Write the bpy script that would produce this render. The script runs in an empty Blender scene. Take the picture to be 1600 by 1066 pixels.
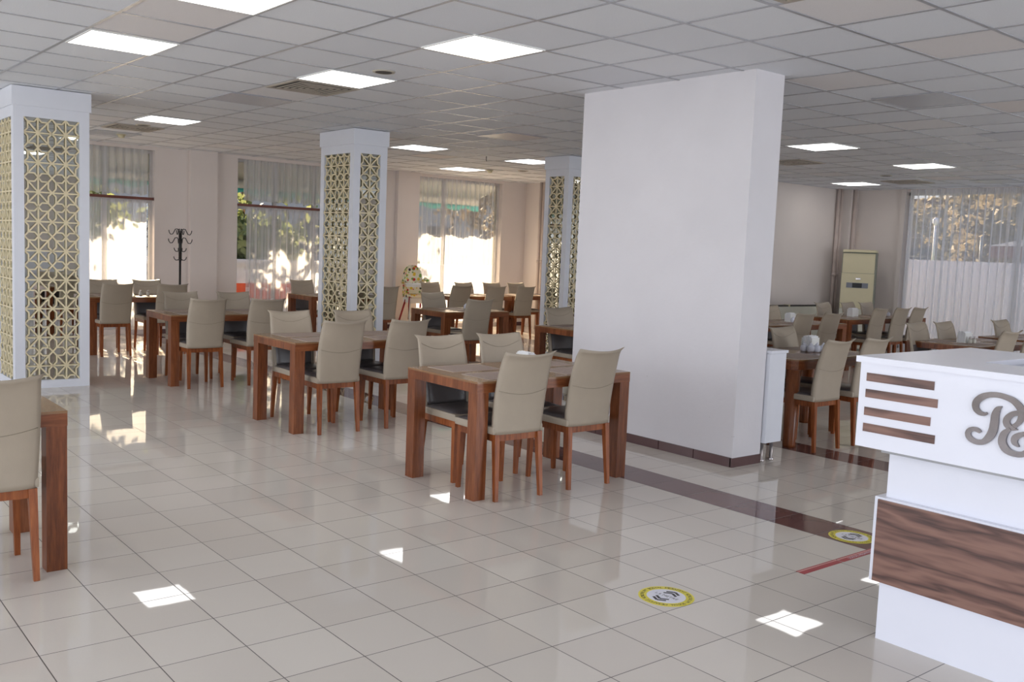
import bpy, bmesh, math, random
from mathutils import Vector, Matrix
C = bpy.context.scene.collection
sc = bpy.context.scene
PI = math.pi
random.seed(7)

# ------------------------------------------------------------ camera
YAW, PITCH, ROLL, CAMZ = 0.8873483, 0.09511493, 0.04108243, 1.5154
cy, sy = math.cos(YAW), math.sin(YAW)
fwd = Vector((-sy*math.cos(PITCH), cy*math.cos(PITCH), -math.sin(PITCH)))
rt0 = Vector((cy, sy, 0)); up0 = rt0.cross(fwd)
rt = math.cos(ROLL)*rt0 + math.sin(ROLL)*up0
up = -math.sin(ROLL)*rt0 + math.cos(ROLL)*up0
cd = bpy.data.cameras.new('camera'); cam = bpy.data.objects.new('camera', cd); C.objects.link(cam)
cd.sensor_width = 36; cd.lens = 1490.3/1600*36; cd.clip_end = 300
cam.matrix_world = Matrix(((rt.x, up.x, -fwd.x, 0), (rt.y, up.y, -fwd.y, 0), (rt.z, up.z, -fwd.z, CAMZ), (0, 0, 0, 1)))
sc.camera = cam

# ------------------------------------------------------------ light and exposure
sc.view_settings.view_transform = 'Standard'; sc.view_settings.look = 'None'
sc.view_settings.gamma = 1; sc.view_settings.use_curve_mapping = False
sc.view_settings.exposure = 0.0
wd = bpy.data.worlds.new('sky'); sc.world = wd; wd.use_nodes = True
wn = wd.node_tree.nodes; wl = wd.node_tree.links
bg = wn['Background']; bg.inputs['Strength'].default_value = 1.15
tc = wn.new('ShaderNodeTexCoord'); sx = wn.new('ShaderNodeSeparateXYZ'); cr = wn.new('ShaderNodeValToRGB')
cr.color_ramp.elements[0].position = 0.48; cr.color_ramp.elements[0].color = (.62, .62, .66, 1)
cr.color_ramp.elements[1].position = 0.75; cr.color_ramp.elements[1].color = (.55, .70, 1.0, 1)
e = cr.color_ramp.elements.new(0.53); e.color = (.95, .95, 1.0, 1)
mr = wn.new('ShaderNodeMapRange'); mr.inputs[1].default_value = -1; mr.inputs[2].default_value = 1
wl.new(tc.outputs['Generated'], sx.inputs[0]); wl.new(sx.outputs[2], mr.inputs[0]); wl.new(mr.outputs[0], cr.inputs[0]); wl.new(cr.outputs[0], bg.inputs[0])
sd = bpy.data.lights.new('sun', 'SUN'); sun = bpy.data.objects.new('sun', sd); C.objects.link(sun)
sd.energy = 28.0; sd.angle = math.radians(.6); sd.color = (1, .77, .50)
SAZ, SEL = math.radians(-14), math.radians(20)
sdir = Vector((math.cos(SEL)*math.cos(SAZ), math.cos(SEL)*math.sin(SAZ), -math.sin(SEL)))
sun.rotation_euler = sdir.to_track_quat('-Z', 'Y').to_euler(); sun.location = (-25, 5, 12)
LAMP = 6.0
def fill_light(name, loc, sx_, sz_, power, direction, col):
    ld = bpy.data.lights.new(name, 'AREA'); ld.shape = 'RECTANGLE'; ld.size = sx_; ld.size_y = sz_; ld.energy = power; ld.color = col
    o = bpy.data.objects.new(name, ld); C.objects.link(o); o.location = loc; o.rotation_euler = Vector(direction).to_track_quat('-Z', 'Y').to_euler(); return o
# area lights added as unseen fill in the openings behind and beside the camera
fill_light('fill_light_front', (-5.0, -4.35, 1.5), 17, 2.3, 405, (0, 1, -.15), (.86, .92, 1))
fill_light('fill_light_back', (5.35, -.2, 1.5), 7, 2.3, 215, (-1, 0, -.12), (.86, .92, 1))
fill_light('fill_light_far_back', (5.35, 10.9, 1.5), 4.4, 2.3, 270, (-1, 0, -.1), (.86, .92, 1))
CEIL = 2.853

# ------------------------------------------------------------ materials
def s2l(c): return c/12.92 if c <= .04045 else ((c+.055)/1.055)**2.4
def rgb(r, g, b): return (s2l(r/255), s2l(g/255), s2l(b/255), 1)
class NT:
    def __init__(s, name):
        s.m = bpy.data.materials.new(name); s.m.use_nodes = True; s.t = s.m.node_tree; s.n = s.t.nodes; s.l = s.t.links
        s.b = s.n['Principled BSDF']; s.out = s.n['Material Output']
    def new(s, t, **k):
        x = s.n.new('ShaderNode'+t)
        for a, v in k.items(): setattr(x, a, v)
        return x
    def math(s, op, a, b=None, c=None):
        x = s.new('Math', operation=op)
        for i, v in enumerate((a, b, c)):
            if v is None: continue
            if isinstance(v, (int, float)): x.inputs[i].default_value = v
            else: s.l.new(v, x.inputs[i])
        return x.outputs[0]
    def mix(s, f, a, b):
        x = s.new('Mix', data_type='RGBA')
        for i, v in ((0, f), (6, a), (7, b)):
            if isinstance(v, (int, float, tuple)): x.inputs[i].default_value = v
            else: s.l.new(v, x.inputs[i])
        return x.outputs[2]
    def coord(s, scale=(1, 1, 1), rot=(0, 0, 0), kind='Object'):
        t = s.new('TexCoord'); m = s.new('Mapping'); s.l.new(t.outputs[kind], m.inputs[0])
        m.inputs['Scale'].default_value = scale; m.inputs['Rotation'].default_value = rot
        return m.outputs[0]
    def noise(s, vec, scale, detail=4, rough=.5):
        x = s.new('TexNoise'); s.l.new(vec, x.inputs['Vector']); x.inputs['Scale'].default_value = scale
        x.inputs['Detail'].default_value = detail; x.inputs['Roughness'].default_value = rough
        return x.outputs[0]
    def ramp(s, f, *st):
        x = s.new('ValToRGB'); s.l.new(f, x.inputs[0]); el = x.color_ramp.elements
        while len(el) < len(st): el.new(.5)
        for e, (p, c) in zip(el, st): e.position = p; e.color = c
        return x.outputs[0]
    def bump(s, h, st=.2, d=.01):
        x = s.new('Bump'); x.inputs['Strength'].default_value = st; x.inputs['Distance'].default_value = d
        s.l.new(h, x.inputs['Height']); s.l.new(x.outputs[0], s.b.inputs['Normal'])
def plain(name, col, rough=.5, metal=0, spec=.5, var=.06, scale=6, bump=0, bscale=60):
    t = NT(name); v = t.coord(); n = t.noise(v, scale, 3)
    c2 = tuple(min(1, x*(1+var)) for x in col[:3])+(1,); c1 = tuple(x*(1-var) for x in col[:3])+(1,)
    t.l.new(t.ramp(n, (.3, c1), (.7, c2)), t.b.inputs['Base Color'])
    t.b.inputs['Roughness'].default_value = rough; t.b.inputs['Metallic'].default_value = metal
    t.b.inputs['Specular IOR Level'].default_value = spec
    if bump: t.bump(t.noise(v, bscale, 3), bump, .004)
    return t.m
def woodmat(name, dark, mid, light, scale=(60, 4, 60), rough=.3, big=1.0, coat=0.0, bump=.05):
    t = NT(name); v = t.coord(scale)
    n1 = t.noise(v, 1.0, 6, .65); v2 = t.coord(tuple(s*.13*big for s in scale)); n2 = t.noise(v2, 1.0, 3, .5)
    f = t.math('ADD', t.math('MULTIPLY', n1, .6), t.math('MULTIPLY', n2, .5))
    t.l.new(t.ramp(f, (.38, dark), (.54, mid), (.72, light)), t.b.inputs['Base Color'])
    t.b.inputs['Specular IOR Level'].default_value = .32; t.b.inputs['Roughness'].default_value = rough; t.b.inputs['Coat Weight'].default_value = coat
    if bump: t.bump(n1, bump, .002)
    return t.m
W1, W2, W3 = rgb(82, 42, 22), rgb(118, 66, 37), rgb(146, 88, 54)
M = {}
M['table_wood'] = woodmat('table_wood', W1, W2, W3, (45, 45, 5), .3)
M['table_edge'] = woodmat('table_edge', W1, W2, W3, (45, 5, 45), .3)
M['table_top'] = woodmat('table_top', rgb(130, 97, 68), rgb(138, 104, 74), rgb(147, 112, 81), (16, 2, 16), .24, coat=.15, bump=0)
M['chair_wood'] = woodmat('chair_wood', rgb(92, 44, 20), rgb(134, 72, 36), rgb(160, 94, 52), (60, 60, 6), .35)
M['beige'] = plain('beige_leather', rgb(167, 154, 137), .5, var=.04, bump=.12, bscale=160)
M['charcoal'] = plain('charcoal_leather', rgb(90, 85, 85), .3, var=.05, bump=.12, bscale=160)
M['seam'] = plain('seam_thread', rgb(140, 131, 114), .6)
M['white_lac'] = plain('white_laminate', rgb(232, 233, 243), .22, var=.01)
M['white_board'] = plain('white_board', rgb(222, 224, 232), .4, var=.012)
M['white_plastic'] = plain('white_plastic', rgb(235, 235, 232), .35, var=.01)
M['chrome'] = plain('chrome', rgb(210, 205, 205), .12, metal=1, var=.05)
M['letter'] = plain('polished_letter_metal', rgb(128, 122, 122), .16, metal=1, var=.12, scale=14)
M['dark'] = plain('dark_metal', rgb(24, 23, 27), .4)
M['black'] = plain('black_rubber', rgb(16, 16, 18), .6)
M['gold'] = plain('cream_lattice', rgb(224, 210, 174), .45, var=.03)
M['mirror'] = plain('mirror_glass', rgb(200, 202, 196), .015, metal=1, var=.01)
M['skirt'] = plain('brown_tile', rgb(92, 66, 66), .25, var=.06, scale=9)
M['mat'] = plain('placemat_weave', rgb(156, 138, 128), .6, var=.05, scale=30, bump=.4, bscale=500)
M['mat_edge'] = plain('placemat_border', rgb(176, 162, 150), .7)
M['alu'] = plain('aluminium', rgb(150, 150, 152), .4, metal=.6)
M['frame_grey'] = plain('window_frame_paint', rgb(196, 192, 190), .5)
M['bar'] = plain('red_brown_bar', rgb(110, 58, 44), .45)
M['pipe'] = plain('pipe_paint', rgb(196, 180, 172), .4)
M['ac_cream'] = plain('aged_cream_plastic', rgb(208, 198, 164), .4, var=.02)
M['ac_white'] = plain('pale_cream_plastic', rgb(206, 204, 190), .4, var=.02)
M['ac_side'] = plain('grey_green_casing', rgb(136, 138, 124), .5)
M['ac_grey'] = plain('ac_grey', rgb(120, 122, 132), .4)
M['smoke'] = plain('detector_plastic', rgb(190, 182, 168), .5)
M['vent_dark'] = plain('vent_dark', rgb(60, 56, 54), .6)
M['vent'] = plain('vent_paint', rgb(176, 166, 154), .5)
M['off_panel'] = plain('unlit_diffuser', rgb(186, 188, 196), .3, var=.01)
M['tbar'] = plain('tbar_paint', rgb(166, 166, 172), .28)
M['porcelain'] = plain('porcelain', rgb(222, 224, 236), .15, var=.01)
M['napkin'] = plain('napkin_paper', rgb(236, 236, 238), .9)
M['salt'] = plain('glass_shaker', rgb(196, 192, 182), .1)
M['red_strap'] = plain('red_strap', rgb(150, 32, 40), .6)
M['ylw'] = plain('sticker_yellow', rgb(222, 208, 44), .3, var=.03)
M['stw'] = plain('sticker_white', rgb(222, 222, 232), .3, var=.01)
M['stk'] = plain('sticker_black', rgb(30, 30, 32), .4)
M['tape'] = plain('red_tape', rgb(160, 36, 46), .35, var=.05, scale=30)
M['tape_edge'] = plain('pale_red_tape_gap', rgb(212, 168, 160), .35)
M['teal'] = plain('teal_awning_cloth', rgb(60, 178, 176), .8)
M['awn'] = plain('pale_awning_cloth', rgb(190, 192, 188), .8)
M['grass'] = plain('grass_ground', rgb(122, 140, 60), .95, var=.3, scale=3)
M['earth'] = plain('dull_ground', rgb(112, 112, 96), .95, var=.2, scale=2)
M['facade'] = plain('far_facade', rgb(176, 172, 172), .85, var=.05)
M['facade2'] = plain('far_facade_brown', rgb(128, 112, 100), .85, var=.15, scale=1)
M['far_glass'] = plain('far_window_glass', rgb(70, 78, 90), .2)
M['pave'] = plain('pale_paving', rgb(190, 184, 176), .9, var=.08)
M['outwall'] = plain('garden_wall_paint', rgb(222, 223, 236), .8)
M['trunk'] = plain('tree_bark', rgb(120, 104, 88), .9, var=.25, scale=8)
M['roof_red'] = plain('dark_red_roof', rgb(96, 60, 62), .7)
M['orange'] = plain('orange_banner', rgb(226, 92, 60), .7)
def leafmat(name, a, b):
    t = NT(name); n = t.noise(t.coord(), 2.2, 3)
    col = t.ramp(n, (.35, a), (.65, b)); t.l.new(col, t.b.inputs['Base Color']); t.b.inputs['Roughness'].default_value = .7
    tr = t.new('BsdfTranslucent'); t.l.new(col, tr.inputs[0]); mx = t.new('MixShader'); mx.inputs[0].default_value = .35
    t.l.new(t.b.outputs[0], mx.inputs[1]); t.l.new(tr.outputs[0], mx.inputs[2]); t.l.new(mx.outputs[0], t.out.inputs[0]); return t.m
M['leaf_autumn'] = leafmat('autumn_leaf', rgb(104, 96, 84), rgb(150, 134, 108))
M['leaf_green'] = leafmat('green_leaf', rgb(96, 112, 76), rgb(160, 166, 112))
def wallmat():
    t = NT('wall_paint'); v = t.coord(); n = t.noise(v, 1.4, 3)
    t.l.new(t.ramp(n, (.3, rgb(216, 206, 200)), (.7, rgb(221, 211, 205))), t.b.inputs['Base Color']); t.b.inputs['Roughness'].default_value = .55
    t.bump(t.noise(v, 45, 3), .15, .004); return t.m
M['wall'] = wallmat()
def colmat():
    t = NT('column_paint'); v = t.coord(); n = t.noise(v, 2.0, 3)
    c = t.ramp(n, (.3, rgb(214, 211, 215)), (.7, rgb(220, 217, 221)))
    sv = t.coord((9, 9, 26)); sn = t.noise(sv, 1.3, 5, .7)
    zc = t.new('SeparateXYZ'); t.l.new(t.coord(), zc.inputs[0])
    low = t.math('LESS_THAN', zc.outputs[2], .62)
    f = t.math('MULTIPLY', t.math('GREATER_THAN', sn, .70), low)
    c = t.mix(t.math('MULTIPLY', f, .6), c, rgb(150, 146, 148))
    t.l.new(c, t.b.inputs['Base Color']); t.b.inputs['Roughness'].default_value = .5
    t.bump(t.noise(v, 30, 4), .2, .006); return t.m
M['column'] = colmat()
FS, FX, FY = .3201977, .257, 2.07938646 - 6*.3201977
def floormat():
    t = NT('glossy_floor_tile'); x = t.new('SeparateXYZ'); t.l.new(t.coord(), x.inputs[0])
    gx = t.math('DIVIDE', t.math('SUBTRACT', x.outputs[0], FX), FS); gy = t.math('DIVIDE', t.math('SUBTRACT', x.outputs[1], FY), FS)
    ix, iy = t.math('FLOOR', gx), t.math('FLOOR', gy); fx, fy = t.math('FRACT', gx), t.math('FRACT', gy)
    w = .0062
    ex = t.math('MINIMUM', fx, t.math('SUBTRACT', 1, fx)); ey = t.math('MINIMUM', fy, t.math('SUBTRACT', 1, fy))
    line = t.math('LESS_THAN', t.math('MINIMUM', ex, ey), w)
    cb = t.new('CombineXYZ'); t.l.new(ix, cb.inputs[0]); t.l.new(iy, cb.inputs[1])
    wn_ = t.new('TexWhiteNoise'); t.l.new(cb.outputs[0], wn_.inputs[0])
    base = t.ramp(wn_.outputs[0], (0, rgb(205, 197, 188)), (1, rgb(213, 206, 197)))
    sp = t.noise(t.coord(), 180, 2); base = t.mix(t.math('MULTIPLY', sp, .08), base, rgb(150, 138, 126))
    brown = t.ramp(wn_.outputs[0], (0, rgb(104, 74, 72)), (1, rgb(114, 86, 84)))
    s1 = t.math('COMPARE', iy, 14, .1); s2 = t.math('COMPARE', iy, 20, .1)
    isb = t.math('MAXIMUM', s1, s2)
    base = t.mix(isb, base, brown)
    base = t.mix(line, base, rgb(84, 78, 76))
    t.l.new(base, t.b.inputs['Base Color'])
    sm = t.noise(t.coord((1, 1, 1)), 1.7, 3)
    r = t.math('ADD', t.math('MULTIPLY', sm, .03), .008); r = t.math('ADD', r, t.math('MULTIPLY', line, .4))
    t.l.new(r, t.b.inputs['Roughness']); t.b.inputs['IOR'].default_value = 1.37
    t.bump(t.noise(t.coord(), 2.2, 2), .02, .03)
    return t.m
M['floor'] = floormat()
def ceilmat():
    t = NT('ceiling_tile'); v = t.coord(); x = t.new('SeparateXYZ'); t.l.new(v, x.inputs[0])
    ix = t.math('FLOOR', t.math('DIVIDE', x.outputs[0], .6)); iy = t.math('FLOOR', t.math('DIVIDE', x.outputs[1], .6))
    cb = t.new('CombineXYZ'); t.l.new(ix, cb.inputs[0]); t.l.new(iy, cb.inputs[1])
    wn_ = t.new('TexWhiteNoise'); t.l.new(cb.outputs[0], wn_.inputs[0])
    c = t.ramp(wn_.outputs[0], (0, rgb(232, 235, 241)), (.85, rgb(242, 245, 250)), (1, rgb(236, 230, 228)))
    sp = t.noise(v, 130, 2); c = t.mix(t.math('MULTIPLY', sp, .16), c, rgb(140, 132, 130))
    t.l.new(c, t.b.inputs['Base Color']); t.b.inputs['Roughness'].default_value = .75
    t.bump(sp, .25, .004); return t.m
M['ceiling'] = ceilmat()
def emit(name, col, st):
    t = NT(name); e = t.new('Emission'); e.inputs[0].default_value = col; e.inputs[1].default_value = st
    t.l.new(e.outputs[0], t.out.inputs[0]); return t.m
M['lamp'] = emit('lit_diffuser', (1, .985, .97, 1), LAMP)
def sheer(name, op=.52, col=(.92, .92, .95, 1), motif=False):
    t = NT(name); tr = t.new('BsdfTransparent'); df = t.new('BsdfDiffuse'); tl = t.new('BsdfTranslucent')
    df.inputs[0].default_value = col; tl.inputs[0].default_value = col
    m1 = t.new('MixShader'); m1.inputs[0].default_value = .55; t.l.new(df.outputs[0], m1.inputs[1]); t.l.new(tl.outputs[0], m1.inputs[2])
    lw = t.new('LayerWeight'); lw.inputs[0].default_value = .42
    th = t.noise(t.coord((260, 260, 3)), 1, 2)
    f = t.math('ADD', t.math('MULTIPLY', lw.outputs['Facing'], .9), op-.12)
    f = t.math('ADD', f, t.math('MULTIPLY', th, .22))
    if motif:
        x = t.new('SeparateXYZ'); t.l.new(t.coord(), x.inputs[0])
        band = t.math('COMPARE', x.outputs[2], motif, .11)
        v = t.new('TexVoronoi'); t.l.new(t.coord((4.5, 4.5, 4.5)), v.inputs[0]); v.inputs['Scale'].default_value = 1.0
        f = t.math('ADD', f, t.math('MULTIPLY', t.math('MULTIPLY', band, t.math('LESS_THAN', v.outputs[0], .34)), .3))
    f = t.math('MINIMUM', f, .97)
    m2 = t.new('MixShader'); t.l.new(f, m2.inputs[0]); t.l.new(tr.outputs[0], m2.inputs[1]); t.l.new(m1.outputs[0], m2.inputs[2])
    t.l.new(m2.outputs[0], t.out.inputs[0]); return t.m
M['sheer'] = sheer('sheer_voile', .50)
M['sheer_top'] = sheer('sheer_valance_voile', .62, (.86, .86, .86, 1))
M['sheer_motif'] = sheer('sheer_embroidered_voile', .5, motif=.62)
def glassmat():
    t = NT('window_glass'); tr = t.new('BsdfTransparent'); tr.inputs[0].default_value = (.97, .98, .98, 1); gl = t.new('BsdfGlossy'); gl.inputs[1].default_value = .01
    fr = t.new('Fresnel'); fr.inputs[0].default_value = 1.3; m = t.new('MixShader'); t.l.new(fr.outputs[0], m.inputs[0])
    t.l.new(tr.outputs[0], m.inputs[1]); t.l.new(gl.outputs[0], m.inputs[2]); t.l.new(m.outputs[0], t.out.inputs[0]); return t.m
M['glass'] = glassmat()
def frostmat():
    t = NT('frosted_film'); tr = t.new('BsdfTransparent'); tl = t.new('BsdfTranslucent'); tl.inputs[0].default_value = (.9, .9, .97, 1)
    m = t.new('MixShader'); m.inputs[0].default_value = .8; t.l.new(tr.outputs[0], m.inputs[1]); t.l.new(tl.outputs[0], m.inputs[2]); t.l.new(m.outputs[0], t.out.inputs[0]); return t.m
def walnut():
    t = NT('figured_walnut_laminate'); v = t.coord((.8, 1, 6)); n = t.noise(v, 1.6, 3, .6)
    v2 = t.new('VectorMath', operation='ADD'); t.l.new(v, v2.inputs[0]); cb = t.new('CombineXYZ')
    t.l.new(t.math('MULTIPLY', n, 2.2), cb.inputs[2]); t.l.new(cb.outputs[0], v2.inputs[1])
    w = t.new('TexWave', wave_type='BANDS', bands_direction='Z'); t.l.new(v2.outputs[0], w.inputs[0]); w.inputs['Scale'].default_value = .55
    w.inputs['Distortion'].default_value = 4; w.inputs['Detail'].default_value = 4; w.inputs['Detail Scale'].default_value = 1.2
    g = t.noise(t.coord((6, 6, 170)), 1, 3)
    f = t.math('ADD', t.math('MULTIPLY', w.outputs[1], .75), t.math('MULTIPLY', g, .35))
    t.l.new(t.ramp(f, (.10, rgb(64, 44, 42)), (.26, rgb(96, 68, 60)), (.55, rgb(116, 84, 74)), (.95, rgb(136, 102, 90))), t.b.inputs['Base Color'])
    t.b.inputs['Roughness'].default_value = .35; return t.m
M['walnut'] = walnut()
def spots():
    t = NT('patterned_cushion'); v = t.new('TexVoronoi'); t.l.new(t.coord(), v.inputs[0]); v.inputs['Scale'].default_value = 17
    c = t.ramp(v.outputs['Color'], (0, rgb(196, 44, 50)), (.3, rgb(222, 190, 60)), (.55, rgb(120, 160, 70)), (.8, rgb(60, 50, 60)))
    el = c.node.color_ramp; el.interpolation = 'CONSTANT'
    f = t.math('LESS_THAN', v.outputs['Distance'], .46)
    t.l.new(t.mix(f, rgb(232, 226, 204), c), t.b.inputs['Base Color']); t.b.inputs['Roughness'].default_value = .6; return t.m
M['spots'] = spots()

# ------------------------------------------------------------ mesh helpers
class MB:
    def __init__(s): s.b = bmesh.new()
    def box(s, x0, x1, y0, y1, z0, z1, mi=0, bev=0):
        r = bmesh.ops.create_cube(s.b, size=1); vs = r['verts']
        for v in vs: v.co = Vector((x0+(v.co.x+.5)*(x1-x0), y0+(v.co.y+.5)*(y1-y0), z0+(v.co.z+.5)*(z1-z0)))
        fs = {f for v in vs for f in v.link_faces}
        for f in fs: f.material_index = mi
        if bev: bmesh.ops.bevel(s.b, geom=list({e for v in vs for e in v.link_edges}), offset=bev, segments=2, affect='EDGES', profile=.7)
        return s
    def bar(s, a, b, w, h, up=(0, 0, 1), w2=None, h2=None, mi=0):
        a, b = Vector(a), Vector(b); d = (b-a).normalized(); upv = Vector(up)
        if abs(d.dot(upv)) > .99: upv = Vector((0, 1, 0))
        sd_ = d.cross(upv).normalized(); u2 = sd_.cross(d)
        w2 = w if w2 is None else w2; h2 = h if h2 is None else h2
        vs = []
        for P, ww, hh in ((a, w, h), (b, w2, h2)):
            for i, j in ((-1, -1), (1, -1), (1, 1), (-1, 1)): vs.append(s.b.verts.new(P+sd_*i*ww/2+u2*j*hh/2))
        for q in ((0, 1, 2, 3), (7, 6, 5, 4), (0, 4, 5, 1), (1, 5, 6, 2), (2, 6, 7, 3), (3, 7, 4, 0)):
            f = s.b.faces.new([vs[i] for i in q]); f.material_index = mi
        return s
    def tube(s, pts, r, n=8, mi=0, cap=True):
        pts = [Vector(p) for p in pts]; rr = r if isinstance(r, (list, tuple)) else [r]*len(pts); rings = []
        ref = Vector((0, 0, 1))
        for i, p in enumerate(pts):
            d = (pts[min(i+1, len(pts)-1)]-pts[max(i-1, 0)]).normalized()
            u = ref - d*ref.dot(d)
            if u.length < .05: u = Vector((1, 0, 0)) - d*d.x
            u.normalize(); w = d.cross(u)
            rings.append([s.b.verts.new(p+rr[i]*(math.cos(2*PI*k/n)*u+math.sin(2*PI*k/n)*w)) for k in range(n)])
        for a, b in zip(rings, rings[1:]):
            for k in range(n):
                f = s.b.faces.new((a[k], a[(k+1) % n], b[(k+1) % n], b[k])); f.smooth = True; f.material_index = mi
        if cap: s.b.faces.new(rings[0][::-1]).material_index = mi; s.b.faces.new(rings[-1]).material_index = mi
        return s
    def lathe(s, prof, cx=0, cy_=0, n=20, mi=0):
        rings = [[s.b.verts.new((cx+r*math.cos(2*PI*k/n), cy_+r*math.sin(2*PI*k/n), z)) for k in range(n)] for r, z in prof]
        for a, b in zip(rings, rings[1:]):
            for k in range(n):
                f = s.b.faces.new((a[k], a[(k+1) % n], b[(k+1) % n], b[k])); f.smooth = True; f.material_index = mi
        s.b.faces.new(rings[0][::-1]).material_index = mi; s.b.faces.new(rings[-1]).material_index = mi
        return s
    def grid(s, fn, nu, nv, mi=0, smooth=True):
        g = [[s.b.verts.new(fn(i/nu, j/nv)) for j in range(nv+1)] for i in range(nu+1)]
        for i in range(nu):
            for j in range(nv):
                f = s.b.faces.new((g[i][j], g[i+1][j], g[i+1][j+1], g[i][j+1])); f.smooth = smooth; f.material_index = mi
        return g
    def shell(s, front, back, nu, nv, mi=0):
        """closed slab between two parametric surfaces"""
        A = s.grid(front, nu, nv, mi); B = s.grid(back, nu, nv, mi)
        rim = [(i, 0) for i in range(nu)]+[(nu, j) for j in range(nv)]+[(i, nv) for i in range(nu, 0, -1)]+[(0, j) for j in range(nv, 0, -1)]
        for a, b in zip(rim, rim[1:]+rim[:1]):
            f = s.b.faces.new((A[a[0]][a[1]], A[b[0]][b[1]], B[b[0]][b[1]], B[a[0]][a[1]])); f.smooth = True; f.material_index = mi
        return s
    def poly(s, pts, z0, z1, mi=0):
        a = [s.b.verts.new((x, y, z0)) for x, y in pts]; b = [s.b.verts.new((x, y, z1)) for x, y in pts]; n = len(pts)
        s.b.faces.new(a[::-1]).material_index = mi; s.b.faces.new(b).material_index = mi
        for k in range(n): s.b.faces.new((a[k], a[(k+1) % n], b[(k+1) % n], b[k])).material_index = mi
        return s
    def mesh(s, name, mats):
        bmesh.ops.recalc_face_normals(s.b, faces=s.b.faces)
        me = bpy.data.meshes.new(name); s.b.to_mesh(me); s.b.free()
        for m in (mats if isinstance(mats, (list, tuple)) else [mats]): me.materials.append(M[m] if isinstance(m, str) else m)
        return me
def obj(name, mb, mats, parent=None, loc=(0, 0, 0), rz=0, label=None):
    me = mb.mesh(name, mats) if isinstance(mb, MB) else mb
    o = bpy.data.objects.new(name, me); C.objects.link(o); o.location = loc; o.rotation_euler = (0, 0, rz)
    if parent: o.parent = parent
    if label: o['label'] = label
    return o
def tag(o, label, cat, group=None):
    o['label'] = label; o['category'] = cat
    if group: o['group'] = group
    return o
def thing(name, label, cat, loc=(0, 0, 0), rz=0, group=None):
    o = bpy.data.objects.new(name, None); C.objects.link(o); o.location = loc; o.rotation_euler = (0, 0, rz); o.empty_display_size = .1
    return tag(o, label, cat, group)
def struct(name, mb, mats, parent=None, loc=(0, 0, 0), rz=0):
    o = obj(name, mb, mats, parent, loc, rz)
    if not parent: o['kind'] = 'structure'
    return o
def dup(root, loc, rz, label, group=None):
    r = root.copy(); C.objects.link(r); r.location = loc; r.rotation_euler = (0, 0, rz); r['label'] = label
    if group: r['group'] = group
    for ch in list(root.children):
        c = ch.copy(); C.objects.link(c); c.parent = r
        for g in list(ch.children):
            d = g.copy(); C.objects.link(d); d.parent = c
    return r

# ------------------------------------------------------------ the room
XW, YW, XR, YR = -14.9, 12.35, -9.9, 15.95     # left window wall, short return wall, right part's left wall, right window wall
XB, YS = 5.0, -4.0                             # behind the camera
T = .25
struct('floor', MB().box(XW-T, XB+T, YS-T, YR+T, -.1, 0), 'floor')
struct('ceiling', MB().box(XW-T-6.0+6.0, XB+T, YS-T, YR+T, 0, .08), 'ceiling', loc=(0, 0, 0))
ceil = bpy.data.objects['ceiling']
# ceiling in its own grid frame, turned .58 degrees like the real grid
CO = Vector((-4.37681, 3.65706)); CR = 1.58157461-PI/2
def gpt(a, b):  # grid coords -> world
    return Vector((CO.x+math.cos(CR)*a-math.sin(CR)*b, CO.y+math.sin(CR)*a+math.cos(CR)*b))
bpy.data.objects.remove(ceil)
def corners(x0, x1, y0, y1, z0, z1):
    m = MB(); b = m.b; inv = Matrix.Rotation(-CR, 2)
    P = [inv @ (Vector(p)-CO) for p in ((x0, y0), (x1, y0), (x1, y1), (x0, y1))]
    m.poly([(p.x, p.y) for p in P], z0, z1); return m
ceil = struct('ceiling', corners(XW-T, XB+T, YS-T, YR+T, 0, .08), 'ceiling', loc=(CO.x, CO.y, CEIL), rz=CR)
tb = MB()
for k in range(-18, 17):
    tb.box(k*.6-.012, k*.6+.012, -7.9, 12.4, -.004, .001)
for k in range(-13, 21):
    tb.box(-10.6, 9.6, k*.6-.012, k*.6+.012, -.0035, .001)
struct('trim_1', tb, 'tbar', loc=(CO.x, CO.y, CEIL), rz=CR)

# window openings along the left wall (y0, y1)
WIN = [(2.35, 4.98), (6.30, 8.55), (9.78, 11.74)]
wl_ = MB(); ys = [YS-T]+[v for w in WIN for v in w]+[YW+T]
for a, b in zip(ys[::2], ys[1::2]): wl_.box(XW-T, XW, a, b, 0, CEIL)
for a, b in WIN: wl_.box(XW-T, XW, a, b, 0, .07).box(XW-T, XW, a, b, 2.80, CEIL)
wl_.box(XW, XW+.10, 5.50, 5.93, 0, CEIL).box(XW, XW+.09, 9.28, 9.74, 0, CEIL)
struct('wall_left', wl_, 'wall')
struct('wall_return', MB().box(XW, XR-T, YW, YW+T, 0, CEIL), 'wall')
struct('wall_inner', MB().box(XR-T, XR, YW, YR, 0, CEIL), 'wall')
struct('trim_4', MB().box(XR, XR+.16, 15.72, YR, 0, CEIL), 'wall')
wr = MB().box(XR-T, -8.80, YR, YR+T, 0, CEIL).box(-8.80, -1.5, YR, YR+T, 2.80, CEIL).box(-8.80, -1.5, YR, YR+T, 0, .06).box(-1.5, XB+T, YR, YR+T, 0, CEIL)
struct('wall_right', wr, 'wall')
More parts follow.
